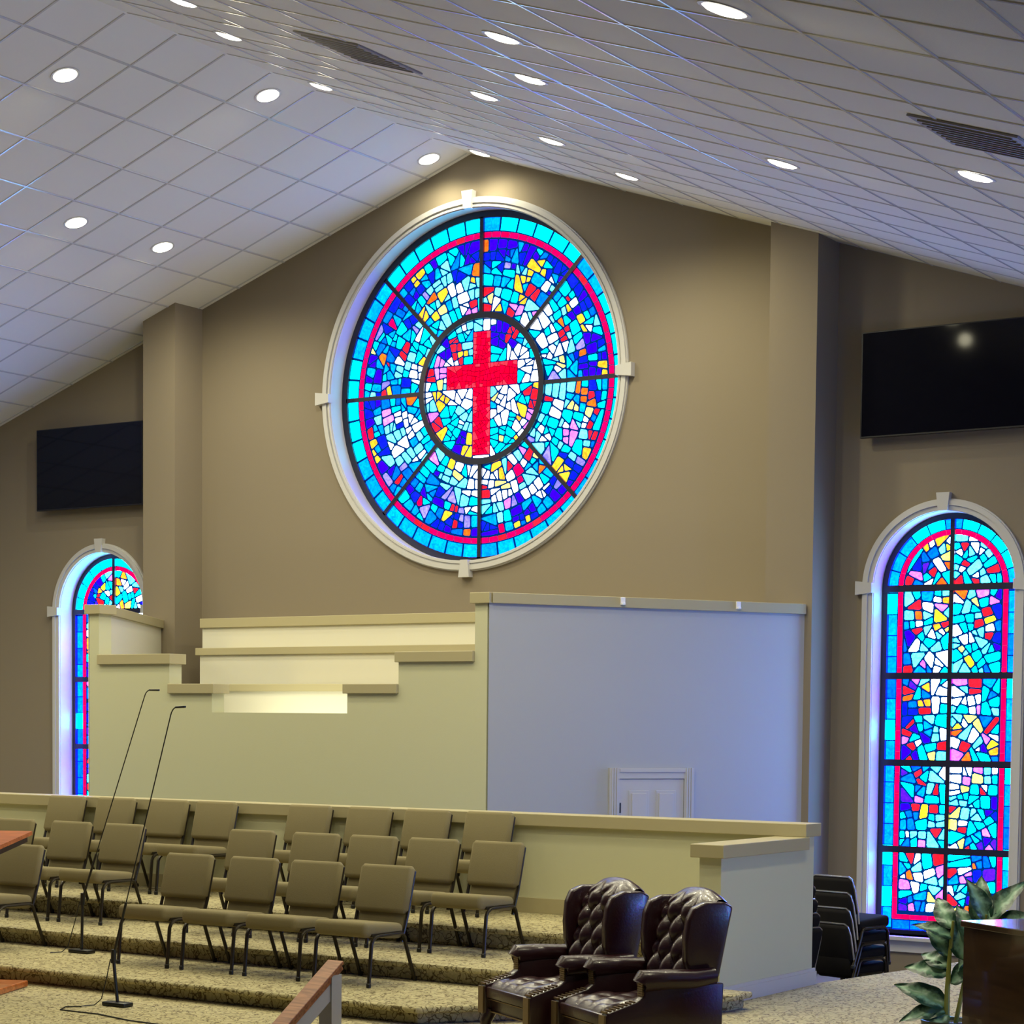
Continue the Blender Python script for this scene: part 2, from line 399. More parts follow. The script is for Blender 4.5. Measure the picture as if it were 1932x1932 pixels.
mb = MB(); splbox(mb, 1.393, 1.412, .02, .03, 1.20, 1.30); mb.build('hinge', M['glide'], door)

# ---------------------------------------------------------------- stained glass
PAL = {  # radiance of the lit glass (overexposed by daylight behind it)
 'cyan': (.0, 3.0, 4.6), 'lcyan': (.30, 3.6, 4.6), 'white': (3.6, 3.8, 4.4), 'azure': (.0, .30, 5.2), 'sky': (.0, .62, 5.0),
 'blue': (.006, .02, 5.0), 'violet': (.05, .0, 5.0), 'purple': (.17, .015, 3.2), 'lav': (.46, .38, 5.0), 'pink': (3.0, .42, 3.4), 'mag': (2.6, .0, .15),
 'red': (2.4, .02, .05), 'orange': (2.6, .28, .02), 'yellow': (2.8, 1.0, .05), 'lyellow': (3.0, 2.2, .38), 'cross': (2.2, .0, .045), 'crossrim': (2.2, .055, .11)}

def poly_area(p): return .5*abs(sum(p[i][0]*p[(i+1) % len(p)][1]-p[(i+1) % len(p)][0]*p[i][1] for i in range(len(p))))
def centroid(p): return (sum(q[0] for q in p)/len(p), sum(q[1] for q in p)/len(p))
def clip(p, pt, n):  # keep side where (q-pt).n >= 0
    out = []
    for i in range(len(p)):
        a, b = p[i], p[(i+1) % len(p)]
        da = (a[0]-pt[0])*n[0]+(a[1]-pt[1])*n[1]; db = (b[0]-pt[0])*n[0]+(b[1]-pt[1])*n[1]
        if da >= 0: out.append(a)
        if da*db < 0:
            t = da/(da-db); out.append((a[0]+(b[0]-a[0])*t, a[1]+(b[1]-a[1])*t))
    return out
def split(p, amin, rnd, out):
    A = poly_area(p)
    if len(p) < 3 or A < 1e-5: return
    cx, cy = centroid(p)
    sxx = sum((q[0]-cx)**2 for q in p); syy = sum((q[1]-cy)**2 for q in p); sxy = sum((q[0]-cx)*(q[1]-cy) for q in p)
    ang = .5*math.atan2(2*sxy, sxx-syy)
    if A < amin*rnd.uniform(.55, 1.75): out.append(p); return
    a = ang + (rnd.gauss(0, .11) if rnd.random() < .82 else rnd.gauss(0, .55))
    n = (math.cos(a), math.sin(a))
    L = math.sqrt(A)*.12
    pt = (cx+rnd.uniform(-L, L)*n[0]*1.2, cy+rnd.uniform(-L, L)*n[1]*1.2)
    split(clip(p, pt, n), amin, rnd, out); split(clip(p, pt, (-n[0], -n[1])), amin, rnd, out)
def inset(p, d):
    # p convex: shift edges inward by d
    cx, cy = centroid(p); q = list(p)
    for i in range(len(p)):
        a, b = p[i], p[(i+1) % len(p)]
        ex, ey = b[0]-a[0], b[1]-a[1]; L = math.hypot(ex, ey)
        if L < 1e-6: continue
        n = (-ey/L, ex/L)
        if (cx-a[0])*n[0]+(cy-a[1])*n[1] < 0: n = (-n[0], -n[1])
        q = clip(q, (a[0]+n[0]*d, a[1]+n[1]*d), n)
        if len(q) < 3: return []
    return q
def rounded(p):
    out = []
    n = len(p)
    for i in range(n):
        a, b = p[i], p[(i+1) % n]
        out.append((a[0]+(b[0]-a[0])*.13, a[1]+(b[1]-a[1])*.13)); out.append((a[0]+(b[0]-a[0])*.87, a[1]+(b[1]-a[1])*.87))
    return out
def panes_object(panes, y, cx, cz, parent, name='glass_panes', gain=1.0):
    vs = []; fs = []; cols = []
    for p, c in panes:
        o = len(vs); vs += [(cx+x, y, cz+z) for x, z in p]; fs.append(tuple(range(o, o+len(p)))); cols.append(c)
    me = bpy.data.meshes.new(name); me.from_pydata(vs, [], fs); me.update()
    at = me.color_attributes.new('tint', 'FLOAT_COLOR', 'CORNER')
    for poly, c in zip(me.polygons, cols):
        for li in poly.loop_indices: at.data[li].color = tuple(q*(1+(gain-1)*w_ if q > 1 else 1) for q, w_ in zip(c[:3], (.62, .80, 1) if gain > 8 else (.42, .64, 1)))+(1,)
        if poly.normal.y > 0: poly.flip()
    me.materials.append(M['glass'])
    ob = bpy.data.objects.new(name, me); COL.objects.link(ob); ob.parent = parent
    return ob
def jitter(c, rnd): 
    k = rnd.uniform(.8, 1.2); return tuple(x*k for x in PAL[c])

def pixblob(px, py, c, r=.05):
    return ((px-912)/262.0, (727-py-.0948*(px-913))/329.0, c, r)
BL = []
def bl(c, r, *pts):
    for i in range(0, len(pts), 2): BL.append(pixblob(pts[i], pts[i+1], c, r))
bl('yellow', .032, 790,502, 787,520, 820,583, 800,586, 712,858, 708,836, 1015,500, 1000,520, 985,520, 982,540, 982,560, 1020,505, 1130,690, 1132,705, 1060,872, 1068,884, 1022,940, 975,990, 860,868, 742,738, 945,868, 958,885, 1092,606)
bl('lyellow', .032, 1040,684, 1055,678, 700,655, 712,660, 875,892, 838,572, 955,905, 1098,775, 1082,762)
bl('orange', .032, 902,507, 752,926, 838,1018, 912,1012, 1162,668, 1125,572, 1100,742, 1020,880, 785,745, 816,560, 1108,752)
bl('red', .032, 1003,545, 1012,548, 925,535, 925,572, 950,437, 765,642, 768,660, 724,738, 724,745, 700,812, 785,888, 790,896, 764,898, 866,955, 876,962, 924,922, 1062,620, 1064,640, 1090,735, 1102,732, 1136,762, 1112,800, 1110,818, 1125,860, 1045,962, 860,992, 1050,783)
bl('mag', .036, 990,885, 985,892, 795,955, 948,995, 740,600)
bl('violet', .055, 870,450, 885,470, 900,455, 955,455, 975,450, 705,640, 690,800, 700,860, 730,885, 1085,590, 1120,700, 1110,640, 985,960, 1060,905, 1085,945, 800,1010, 850,1015, 930,1020, 960,1020, 1135,830, 1000,465)
bl('blue', .06, 1085,535, 1098,560, 1060,500, 1150,720, 1150,600, 1070,860, 1075,890, 1090,930, 690,770, 680,800, 760,970, 790,990, 820,985, 850,1000, 865,980, 910,480, 880,490, 925,995, 1010,980, 1140,640)
bl('white', .046, 862,545, 878,565, 835,640, 850,640, 795,690, 800,700, 780,705, 770,790, 780,800, 745,850, 765,840, 890,890, 895,920, 898,945, 928,890, 930,905, 940,930, 1045,660, 1060,665, 1030,640, 965,920, 1020,915, 1000,920, 1030,530, 985,590, 795,850, 765,780, 1020,600)
bl('lcyan', .065, 820,540, 840,510, 900,540, 990,510, 1010,580, 760,690, 745,820, 770,860, 930,940, 1000,900, 1060,720, 1060,640, 940,960, 850,900, 880,930)
bl('pink', .038, 890,590, 905,585, 985,588, 1000,590, 1065,810, 1080,812, 735,780, 757,800, 960,950, 1020,1000, 735,735)
bl('lav', .06, 820,540, 860,930, 1020,915, 880,975, 1040,910, 870,940)
IB = []
def ib(c, r, *pts):
    for i in range(0, len(pts), 2): IB.append(pixblob(pts[i], pts[i+1], c, r))
ib('yellow', .034, 822,740, 838,738, 822,752, 838,750, 888,815, 888,835, 888,850, 830,815, 982,775, 988,762, 980,826, 1000,720, 1012,725, 880,645, 880,660)
ib('red', .04, 862,640, 870,665, 1003,735, 1010,755, 965,623, 815,703, 828,800)
ib('violet', .06, 940,625, 950,622, 958,630, 876,830, 870,845, 850,650)
ib('pink', .05, 870,655, 838,668, 1015,740, 1012,765, 1000,785, 835,690, 815,790)
ib('white', .07, 990,680, 1005,690, 955,735, 960,740, 975,660, 870,740, 880,740, 950,770, 990,800, 900,860, 930,860, 870,690, 940,600, 850,700)
ib('cyan', .07, 840,830, 860,820, 850,790, 950,655, 935,650, 1000,660, 990,735, 815,690, 850,620, 980,810, 960,800)

rn = random.Random(11)
class VN:  # smooth value noise
    def __init__(s, seed): s.s = seed
    def h(s, i, j): return random.Random((i*73856093) ^ (j*19349663) ^ s.s).random()
    def __call__(s, x, y):
        i, j = math.floor(x), math.floor(y); u, v = x-i, y-j; u = u*u*(3-2*u); v = v*v*(3-2*v)
        return (s.h(i, j)*(1-u)+s.h(i+1, j)*u)*(1-v)+(s.h(i, j+1)*(1-u)+s.h(i+1, j+1)*u)*v
vn = VN(7); vn2 = VN(23)
def pick(rnd, tbl):
    t = rnd.random()*sum(w for _, w in tbl)
    for c, w in tbl:
        t -= w
        if t <= 0: return c
    return tbl[-1][0]
def round_colour(x, z, rnd):
    r = math.hypot(x, z)
    for bx, bz, c, br in BL:
        if math.hypot(x-bx, z-bz) < br and rnd.random() < (.75 if br > .05 else .92): return c
    n = vn(x*3.2+9, z*3.2+5)
    k = r + (n-.5)*.42
    if rnd.random() < .05: return pick(rnd, [('yellow', 2), ('red', 2), ('orange', 1), ('pink', 2), ('lav', 2)])
    if k > .80: return pick(rnd, [('blue', 2.4), ('violet', 2.4), ('azure', 2.8), ('sky', 2.4), ('cyan', 2.4), ('lav', .5)])
    if k > .66: return pick(rnd, [('azure', 2), ('sky', 3), ('cyan', 4), ('blue', 1.2), ('violet', .7), ('lcyan', 1), ('lav', .4)])
    if k > .52: return pick(rnd, [('cyan', 4), ('lcyan', 3), ('sky', 2), ('white', 1.6), ('lav', .5)])
    return pick(rnd, [('lcyan', 3), ('cyan', 4.5), ('white', 1.6), ('sky', .8), ('pink', .4), ('lyellow', .4)])
def inner_colour(x, z, rnd):
    for bx, bz, c, br in IB:
        if math.hypot(x-bx, z-bz) < br and rnd.random() < .95: return c
    return pick(rnd, [('lcyan', 3.5), ('white', 2.2), ('cyan', 3.6), ('sky', .8), ('lyellow', .25)])

def bars_mesh(mb, x0, z0, x1, z1, w, y0, y1, cx, cz):
    d = Vector((x1-x0, z1-z0)).normalized(); n = Vector((-d.y, d.x))*w/2
    ps = [(x0+n.x, z0+n.y), (x1+n.x, z1+n.y), (x1-n.x, z1-n.y), (x0-n.x, z0-n.y)]
    mb.extr(ps, lambda p, t: (cx+p[0], t, cz+p[1]), y0, y1)
def ring_mesh(mb, r0, r1, y0, y1, cx, cz, a0=0, a1=2*PI, n=96):
    full = abs(a1-a0-2*PI) < 1e-4
    vs = []; m = n if full else n+1
    for k in range(m):
        a = a0+(a1-a0)*k/n; c, s = math.cos(a), math.sin(a)
        vs += [(cx+r0*c, y0, cz+r0*s), (cx+r1*c, y0, cz+r1*s), (cx+r1*c, y1, cz+r1*s), (cx+r0*c, y1, cz+r0*s)]
    fs = []
    for k in range(n):
        a = 4*k; b = 4*((k+1) % m)
        fs += [(a+i, a+(i+1) % 4, b+(i+1) % 4, b+i) for i in range(4)]
    if not full: fs += [(0, 1, 2, 3), (4*n, 4*n+3, 4*n+2, 4*n+1)]
    mb.add(vs, fs)

# ---- round window
GY = 20.25
win = empty('window_1', (0, YB, RWC)); struct(win, 'large round stained glass window with a red cross')
def child(mb, nm, mat, par, **k):
    o = mb.build(nm, mat, None, **k)
    o.parent = par; o.matrix_parent_inverse = Matrix.Translation(par.location).inverted(); return o
R = 1.97
panes = []
rnd = random.Random(5)
def arc(r, a0, a1, n): return [(r*math.cos(a0+(a1-a0)*k/n), r*math.sin(a0+(a1-a0)*k/n)) for k in range(n+1)]
RI, RO_, RM0, RM1 = .875, 1.70, 1.715, 1.775
for s8 in range(8):
    a0 = s8*PI/4; a1 = a0+PI/4
    inn = .03
    for q in range(6):     # outer cyan border blocks
        b0 = a0+(a1-a0)*q/6; b1 = a0+(a1-a0)*(q+1)/6
        p = arc(1.79, b0+.007, b1-.007, 3)+arc(1.935, b1-.007, b0+.007, 3)
        c = 'cyan' if math.sin((b0+b1)/2) > -.45 else 'sky'
        panes.append((p, jitter(c if rnd.random() < .85 else 'sky', rnd)))
    for q in range(11):    # magenta ring
        b0 = a0+(a1-a0)*q/11; b1 = a0+(a1-a0)*(q+1)/11
        p = arc(RM0, b0+.003, b1-.003, 2)+arc(RM1, b1-.003, b0+.003, 2)
        panes.append((p, jitter('mag' if rnd.random() < .9 else 'red', rnd)))
    # field: first cut sectors along curved bands for flowing lead lines
    sub = [(RI, 1.16, 2), (1.16, 1.45, 3), (1.45, RO_, 3)]
    for (r0, r1, nn) in sub:
        sh = rnd.uniform(-.04, .04)
        cuts = [a0]+sorted(a0+(a1-a0)*(k+rnd.uniform(-.2, .2))/nn for k in range(1, nn))+[a1]
        for k in range(nn):
            c0, c1 = cuts[k], cuts[k+1]
            poly = arc(r0, c0, c1, 2)+arc(r1, c1, c0, 3)
            cells = []; split(poly, .0150, rnd, cells)
            for c in cells:
                cx, cz = centroid(c); col = round_colour(cx/R, cz/R, rnd)
                q = inset(c, .0095)
                if len(q) >= 3 and poly_area(q) > 4e-4: panes.append((rounded(q), jitter(col, rnd)))
# inner disc with cross
CV, CH0, CH1, CT, CB, CW = .12, .02, .29, .655, -.755, .49
CRX = [(-CV, CB), (CV, CB), (CV, CH0), (CW, CH0), (CW, CH1), (CV, CH1), (CV, CT), (-CV, CT), (-CV, CH1), (-CW, CH1), (-CW, CH0), (-CV, CH0)]
disc = circ(0, 0, .80, 48)
regs = []
def clipbox(p, x0, x1, z0, z1):
    for pt, n in (((x0, 0), (1, 0)), ((x1, 0), (-1, 0)), ((0, z0), (0, 1)), ((0, z1), (0, -1))):
        p = clip(p, pt, n)
        if len(p) < 3: return []
    return p
for x0, x1, z0, z1 in ((-1, -CV, -1, CH0), (CV, 1, -1, CH0), (-1, -CV, CH1, 1), (CV, 1, CH1, 1), (-1, -CW, CH0, CH1), (CW, 1, CH0, CH1), (-CV, CV, -1, CB), (-CV, CV, CT, 1)):
    p = clipbox(disc, x0, x1, z0, z1)
    if len(p) >= 3: regs.append(p)
for p in regs:
    cells = []; split(p, .0115, rnd, cells)
    for c in cells:
        cx, cz = centroid(c); q = inset(c, .0085)
        if len(q) >= 3 and poly_area(q) > 3e-4: panes.append((rounded(q), jitter(inner_colour(cx/R, cz/R, rnd), rnd)))
for x0, x1, z0, z1 in ((-CV, CV, CB, CH0), (-CV, CV, CH1, CT), (-CW, CW, CH0, CH1)):   # red cross of small chips
    cells = []; split([(x0, z0), (x1, z0), (x1, z1), (x0, z1)], .0042, rnd, cells)
    for c in cells:
        q = inset(c, .0042)
        if len(q) >= 3:
            m_ = centroid(c); e_ = min(m_[0]-x0, x1-m_[0]) if x1 < .3 else min(m_[1]-z0, z1-m_[1])
            panes.append((q, jitter('crossrim' if e_ < .032 else 'cross', rnd)))
o = panes_object(panes, GY, 0, RWC, None); o.parent = win; o.matrix_parent_inverse = Matrix.Translation(win.location).inverted()
mb = MB(); mb.extr(circ(0, 0, 1.96, 72), lambda p, t: (p[0], t, RWC+p[1]), GY+.004, GY+.03); child(mb, 'mortar', M['matrix'], win)
mb = MB(); mb.extr(CRX, lambda p, t: (p[0], t, RWC+p[1]), GY+.001, GY+.004); child(mb, 'cross_backing', emit('red_mortar_glow', (.40, .0, .03, 1), .8), win)  # backing given its own red glow between the chips
mb = MB(); ring_mesh(mb, 1.935, 2.02, GY-.03, GY+.05, 0, RWC); child(mb, 'frame', M['lead'], win)
mb = MB(); ring_mesh(mb, .80, .872, GY-.035, GY+.0, 0, RWC); child(mb, 'inner_ring', M['lead'], win)
for k in range(8):
    a = k*PI/4; mb = MB()
    bars_mesh(mb, .86*math.cos(a), .86*math.sin(a), 1.95*math.cos(a), 1.95*math.sin(a), .05, GY-.03, GY, 0, RWC)
    child(mb, 'spoke', M['lead'], win)
mb = MB(); ring_mesh(mb, RWR-.004, RWR+.012, YB-.005, GY+.06, 0, RWC, n=120); child(mb, 'jamb', M['trim'], win, smooth=True)
mb = MB(); ring_mesh(mb, 1.99, 2.115, YB-.03, YB-.002, 0, RWC, n=120); ring_mesh(mb, 2.045, 2.10, YB-.055, YB-.03, 0, RWC, n=120)
ring_mesh(mb, 2.0, 2.025, YB-.045, YB-.03, 0, RWC, n=120); child(mb, 'casing', M['trim'], win, smooth=True, angle=30)
for k in range(4):
    a = PI/2*k; d = Vector((math.cos(a), math.sin(a))); n = Vector((-d.y, d.x)); mb = MB()
    ps = [d*1.985-n*.05, d*2.185-n*.075, d*2.185+n*.075, d*1.985+n*.05]
    mb.extr([(p.x, p.y) for p in ps], lambda p, t: (p[0], t, RWC+p[1]), YB-.085, YB-.002); child(mb, 'keystone', M['trim'], win)

# ---- side windows
def side_colour(u, v, rnd):   # u -1..1 across, v in metres up
    n = vn2(u*1.7+3, v*1.6+2); k = abs(u)+(n-.5)*.9
    t = rnd.random()
    if t < .07: return 'red'
    if t < .12: return 'yellow'
    if t < .15: return 'orange'
    if t < .22: return 'pink'
    if k > .75: return pick(rnd, [('blue', 2), ('violet', 1.6), ('purple', 1.2), ('azure', 2), ('cyan', 1.5), ('lav', .6)])
    if k > .42: return pick(rnd, [('cyan', 4), ('sky', 1.6), ('azure', 1), ('lcyan', 1.6), ('white', .9), ('violet', .4)])
    return pick(rnd, [('white', 3), ('lcyan', 3), ('cyan', 3), ('lyellow', .5)])
def side_window(nm, cx, seed, lab, gain=3.2):
    w = empty(nm, (cx, YB, 0)); struct(w, lab)
    rnd = random.Random(seed); panes = []
    H = .70; zb = SILL+.035
    BW = .105; MW = .06
    # border blocks along sides
    zs = [zb+.02+.215*k for k in range(17)]
    for sgn in (-1, 1):
        for k in range(16):
            z0, z1 = zs[k], min(zs[k+1], SPR)
            if z0 >= SPR-.03: break
            a, c = sorted((sgn*(H-.012), sgn*(H-BW)))
            panes.append(([(a, z0+.006), (c, z0+.006), (c, z1-.006), (a, z1-.006)], jitter(rnd.choice(['sky', 'cyan', 'azure', 'sky']), rnd)))
            for q in range(1):
                a, c = sorted((sgn*(H-BW-.012), sgn*(H-BW-MW)))
                panes.append(([(a, z0+.002+.1), (c, z0+.002+.1), (c, z1-.002+.1), (a, z1-.002+.1)] if z1+.1 < SPR else [(a, z0+.1), (c, z0+.1), (c, SPR), (a, SPR)], jitter('mag', rnd)))
        for z0, z1, cc in ((zb+.02, zb+.12, 'sky'),):
            pass
    NB = 11
    for k in range(NB):
        b0 = PI*k/NB; b1 = PI*(k+1)/NB
        f = lambda pts: [(x, SPR+z) for x, z in pts]
        panes.append((f(arc(H-BW, b0+.012, b1-.012, 4)+arc(H-.012, b1-.012, b0+.012, 4)), jitter(rnd.choice(['cyan', 'cyan', 'sky']), rnd)))
        panes.append((f(arc(H-BW-MW, b0+.006, b1-.006, 4)+arc(H-BW-.012, b1-.006, b0+.006, 4)), jitter('mag', rnd)))
    xi = H-BW-MW-.012
    # bottom borders
    for k in range(6):
        x0 = -xi-MW+(2*xi+2*MW)*k/6; x1 = -xi-MW+(2*xi+2*MW)*(k+1)/6
        panes.append(([(x0+.006, zb+.015), (x1-.006, zb+.015), (x1-.006, zb+.10), (x0+.006, zb+.10)], jitter(rnd.choice(['sky', 'azure']), rnd)))
        panes.append(([(x0+.002, zb+.115), (x1-.002, zb+.115), (x1-.002, zb+.16), (x0+.002, zb+.16)], jitter('mag' if k != 3 else 'red', rnd)))
    lev = [zb+.175, .81, 1.70, 2.59, SPR]
    for li in range(4):
        for sgn in (-1, 1):
            a, c = sorted((sgn*.012, sgn*xi))
            poly = [(a, lev[li]+.02), (c, lev[li]+.02), (c, lev[li+1]-.02), (a, lev[li+1]-.02)]
            cells = []; split(poly, .0125, rnd, cells)
            for p in cells:
                q = inset(p, .0095); m_ = centroid(p)
                if len(q) >= 3 and poly_area(q) > 4e-4: panes.append((rounded(q), jitter(side_colour(m_[0]/xi, m_[1], rnd), rnd)))
    for sgn in (0, 1):
        aa = [(0.012, 0)] if sgn == 0 else [(-.012, 0)]
        poly = [(x, SPR+.02+z) for x, z in ([(.012, 0)]+arc(xi, 0.02, PI/2-.02, 8) if sgn == 0 else arc(xi, PI/2+.02, PI-.02, 8)+[(-.012, 0)])]
        cells = []; split(poly, .011, rnd, cells)
        for p in cells:
            q = inset(p, .0095); m_ = centroid(p)
            if len(q) >= 3 and poly_area(q) > 4e-4: panes.append((rounded(q), jitter(side_colour(m_[0]/xi, m_[1], rnd), rnd)))
    inv = Matrix.Translation(w.location).inverted()
    o = panes_object(panes, GY, cx, 0, None, gain=gain); o.parent = w; o.matrix_parent_inverse = inv
    mb = MB(); mb.extr(arch(0, H, zb, SPR), lambda p, t: (cx+p[0], t, p[1]), GY+.004, GY+.03); child(mb, 'mortar', M['matrix'], w)
    mb = MB()   # outer frame
    ring_mesh(mb, H-.015, SWH, GY-.04, GY+.05, cx, SPR, 0, PI, 48)
    for sgn in (-1, 1):
        a, c = sorted((sgn*(H-.015), sgn*SWH)); mb.box(cx+a, cx+c, GY-.04, GY+.05, SILL, SPR)
    mb.box(cx-SWH, cx+SWH, GY-.04, GY+.05, SILL, zb+.008); child(mb, 'frame', M['lead'], w)
    mb = MB().box(cx-.024, cx+.024, GY-.035, GY, SILL, SPR+H); child(mb, 'mullion', M['lead'], w)
    for z in (.81, 1.70, 2.59, SPR):
        mb = MB().box(cx-SWH+.01, cx+SWH-.01, GY-.045, GY, z-.035, z+.035); child(mb, 'transom', M['lead'], w)
    mb = MB(); ring_mesh(mb, SWH-.004, SWH+.012, YB-.005, GY+.06, cx, SPR, 0, PI, 48)
    for sgn in (-1, 1):
        a, c = sorted((sgn*(SWH-.004), sgn*(SWH+.012))); mb.box(cx+a, cx+c, YB-.005, GY+.06, SILL, SPR)
    child(mb, 'jamb', M['trim'], w)
    mb = MB(); ring_mesh(mb, SWH, .865, YB-.03, YB-.002, cx, SPR, 0, PI, 48); ring_mesh(mb, .80, .85, YB-.05, YB-.03, cx, SPR, 0, PI, 48)
    for sgn in (-1, 1):
        a, c = sorted((sgn*SWH, sgn*.865)); mb.box(cx+a, cx+c, YB-.03, YB-.002, SILL, SPR)
        a, c = sorted((sgn*.80, sgn*.85)); mb.box(cx+a, cx+c, YB-.05, YB-.03, SILL, SPR)
    child(mb, 'casing', M['trim'], w)
    mb = MB().box(cx-.80, cx+.80, YB-.10, GY-.04, SILL-.035, SILL); mb.box(cx-.84, cx+.84, YB-.03, YB-.002, SILL-.16, SILL-.035); child(mb, 'sill', M['trim'], w)
    for a in (0, PI/2, PI):
        d = Vector((math.cos(a), math.sin(a))); n = Vector((-d.y, d.x)); mb = MB()
        ps = [d*(SWH-.005)-n*.05, d*.925-n*.07, d*.925+n*.07, d*(SWH-.005)+n*.05]
        mb.extr([(p.x, p.y) for p in ps], lambda p, t: (cx+p[0], t, SPR+p[1]), YB-.07, YB-.002); child(mb, 'keystone', M['trim'], w)
    return w
win2 = side_window('window_2', SWX, 31, 'tall arched stained glass window right of the choir', gain=6)
side_window('window_3', -SWX, 47, 'tall arched stained glass window left of the choir', gain=7)
# unseen arched windows, inferred from blue side light, added to light the room
nw = 4; added_win = None
for y in (13.6, 9.2, 4.8, .4, -4.0):
    o = copy_tree(added_win) if added_win else side_window('window_4', SWX, 59, '', gain=9)
    added_win = added_win or o
    o.name = 'window_%d' % nw; nw += 1
    o.location = (XW-.37, y, 0); o.rotation_euler = (0, 0, -PI/2)
    o['label'] = 'added unseen arched stained glass window on the right side wall, %.0f metres from the gable wall' % (20-y)

# ---------------------------------------------------------------- ceiling downlights
def downlight():
    r = empty('ceiling_light')
    b = MB(); ring_mesh(b, .112, .140, -.010, .004, 0, 0, n=32)
    rot = Matrix.Rotation(-PI/2, 4, 'X')
    b.v = [tuple(rot @ Vector(v)) for v in b.v]; b.build('trim_ring', M['trim'], r)
    b = MB(); b.lathe([(.0, -.026), (.05, -.023), (.095, -.015), (.116, -.004), (.116, .0)], 28); b.build('lens', M['lamp'], r, smooth=True)
    return r
LIGHTS = [  # x, y, label
 (-.31, 16.79, 'round white ceiling light near the ridge, second from the gable wall'),
 (-.31, 19.61, 'round white ceiling light on the left slope right against the gable peak'),
 (-1.02, 14.65, 'round white ceiling light highest up on the left ceiling slope'),
 (-3.09, 16.86, 'lower left ceiling light, the one nearer the left picture edge'),
 (-3.09, 18.24, 'lower left ceiling light, the one closer to the gable wall'),
 (1.20, 14.45, 'lens shaped ceiling light near the ridge toward the upper left'),
 (1.98, 12.99, 'ceiling light cut by the top picture edge at upper left'),
 (.45, 16.70, 'thin looking ceiling light just past the ridge left of centre'),
 (.38, 19.617, 'thin looking ceiling light over the peak of the round window'),
 (6.06, 11.54, 'bright oval ceiling light at top centre among the blue lit grid lines'),
 (8.83, 9.36, 'largest oval ceiling light at the top right'),
 (5.255, 13.12, 'oval ceiling light second below the top centre one'),
 (3.81, 14.65, 'oval ceiling light left of the blue lit grid lines'),
 (3.11, 16.80, 'small oval ceiling light right of the peak of the gable'),
 (3.01, 18.37, 'smallest oval ceiling light close above the right gable slope'),
 (6.52, 14.72, 'oval ceiling light above the right pilaster'),
 (8.66, 13.19, 'oval ceiling light at the right below the dark vent')]
def can_pose(o, x, y):
    side = 1 if x > 0 else -1
    o.location = (x, y, ceil_z(x)-.002)
    o.rotation_euler = (0, math.atan(SL)*side, 0)
proto = downlight()
pts = []
for i, (x, y, lab) in enumerate(LIGHTS):
    o = proto if i == 0 else copy_tree(proto)
    can_pose(o, x, y); tag(o, lab, 'ceiling light', 'recessed lights in the ceiling'); pts.append((x, y))
# more cans of the same room beyond the frame (lamps only)
extra = [(-3.81, 14.65), (-5.26, 13.12), (-6.5, 14.7), (-6.06, 11.54), (-8.7, 13.2), (-8.8, 9.4), (-1.98, 12.99), (-10.6, 11.5), (-2.2, 10.8), (2.4, 10.6), (-5.5, 9.2), (5.2, 9.8)]
LW = 192
for i, (x, y) in enumerate(pts+extra):
    l = bpy.data.lights.new('downlight', 'SPOT'); l.energy = LW*(.26 if y > 19 else 1); l.color = (1, .93, .64)
    l.spot_size = math.radians(168); l.spot_blend = .7; l.shadow_soft_size = .09
    lo = bpy.data.objects.new('downlight_lamp', l); COL.objects.link(lo)
    lo.location = (x, y, ceil_z(x)-.09)

# warm lamp strip hidden inside the baptistry, washing the ledges
l = bpy.data.lights.new('baptistry_lamp', 'AREA'); l.shape = 'RECTANGLE'; l.size = 2.4; l.size_y = .08; l.energy = 15; l.color = (1, .98, .74)
lo = bpy.data.objects.new('baptistry_lamp', l); COL.objects.link(lo); lo.location = (.1, 16.85, 1.95); lo.rotation_euler = (math.radians(115), 0, 0)
# ceiling vents
def vent(cx, cy, w, d, lab):
    side = 1 if cx > 0 else -1
    r = empty('ceiling_vent', (cx, cy, ceil_z(cx)-.003)); r.rotation_euler = (0, math.atan(SL)*side, 0)
    b = MB(); b.box(-w/2, w/2, -d/2, d/2, -.012, 0); b.build('plate', M['vent'], r)
    b = MB()
    for k in range(9):
        y = -d/2+.06+k*(d-.12)/8; b.box(-w/2+.05, w/2-.05, y-.012, y+.004, -.022, -.012)
    b.build('louvre', M['vent'], r)
    tag(r, lab, 'vent', 'grey vents in the ceiling')
vent(3.25, 13.67, .69, .86, 'dark grey ceiling vent near the ridge at upper left centre')
vent(9.30, 11.66, .69, .70, 'dark grey ceiling vent at the right picture edge')

# ---------------------------------------------------------------- televisions
for s, zt, lab in ((-1, 5.853, 'black flat television on the left wall, partly behind the pilaster'), (1, 6.04, 'black flat television on the right wall cut by the picture edge')):
    r = empty('television', (s*5.86, 19.9, zt-.53)); tag(r, lab, 'television', 'wall televisions')
    MB().box(-.945, .945, -.055, -.01, -.53, .53).build('frame', M['bezel'], r, bevel=.004)
    MB().box(-.93, .93, -.0565, -.0555, -.512, .518).build('screen', M['screen'], r)
    MB().box(-.25, .25, -.01, .0995, -.2, .2).build('wall_mount', M['bezel'], r)

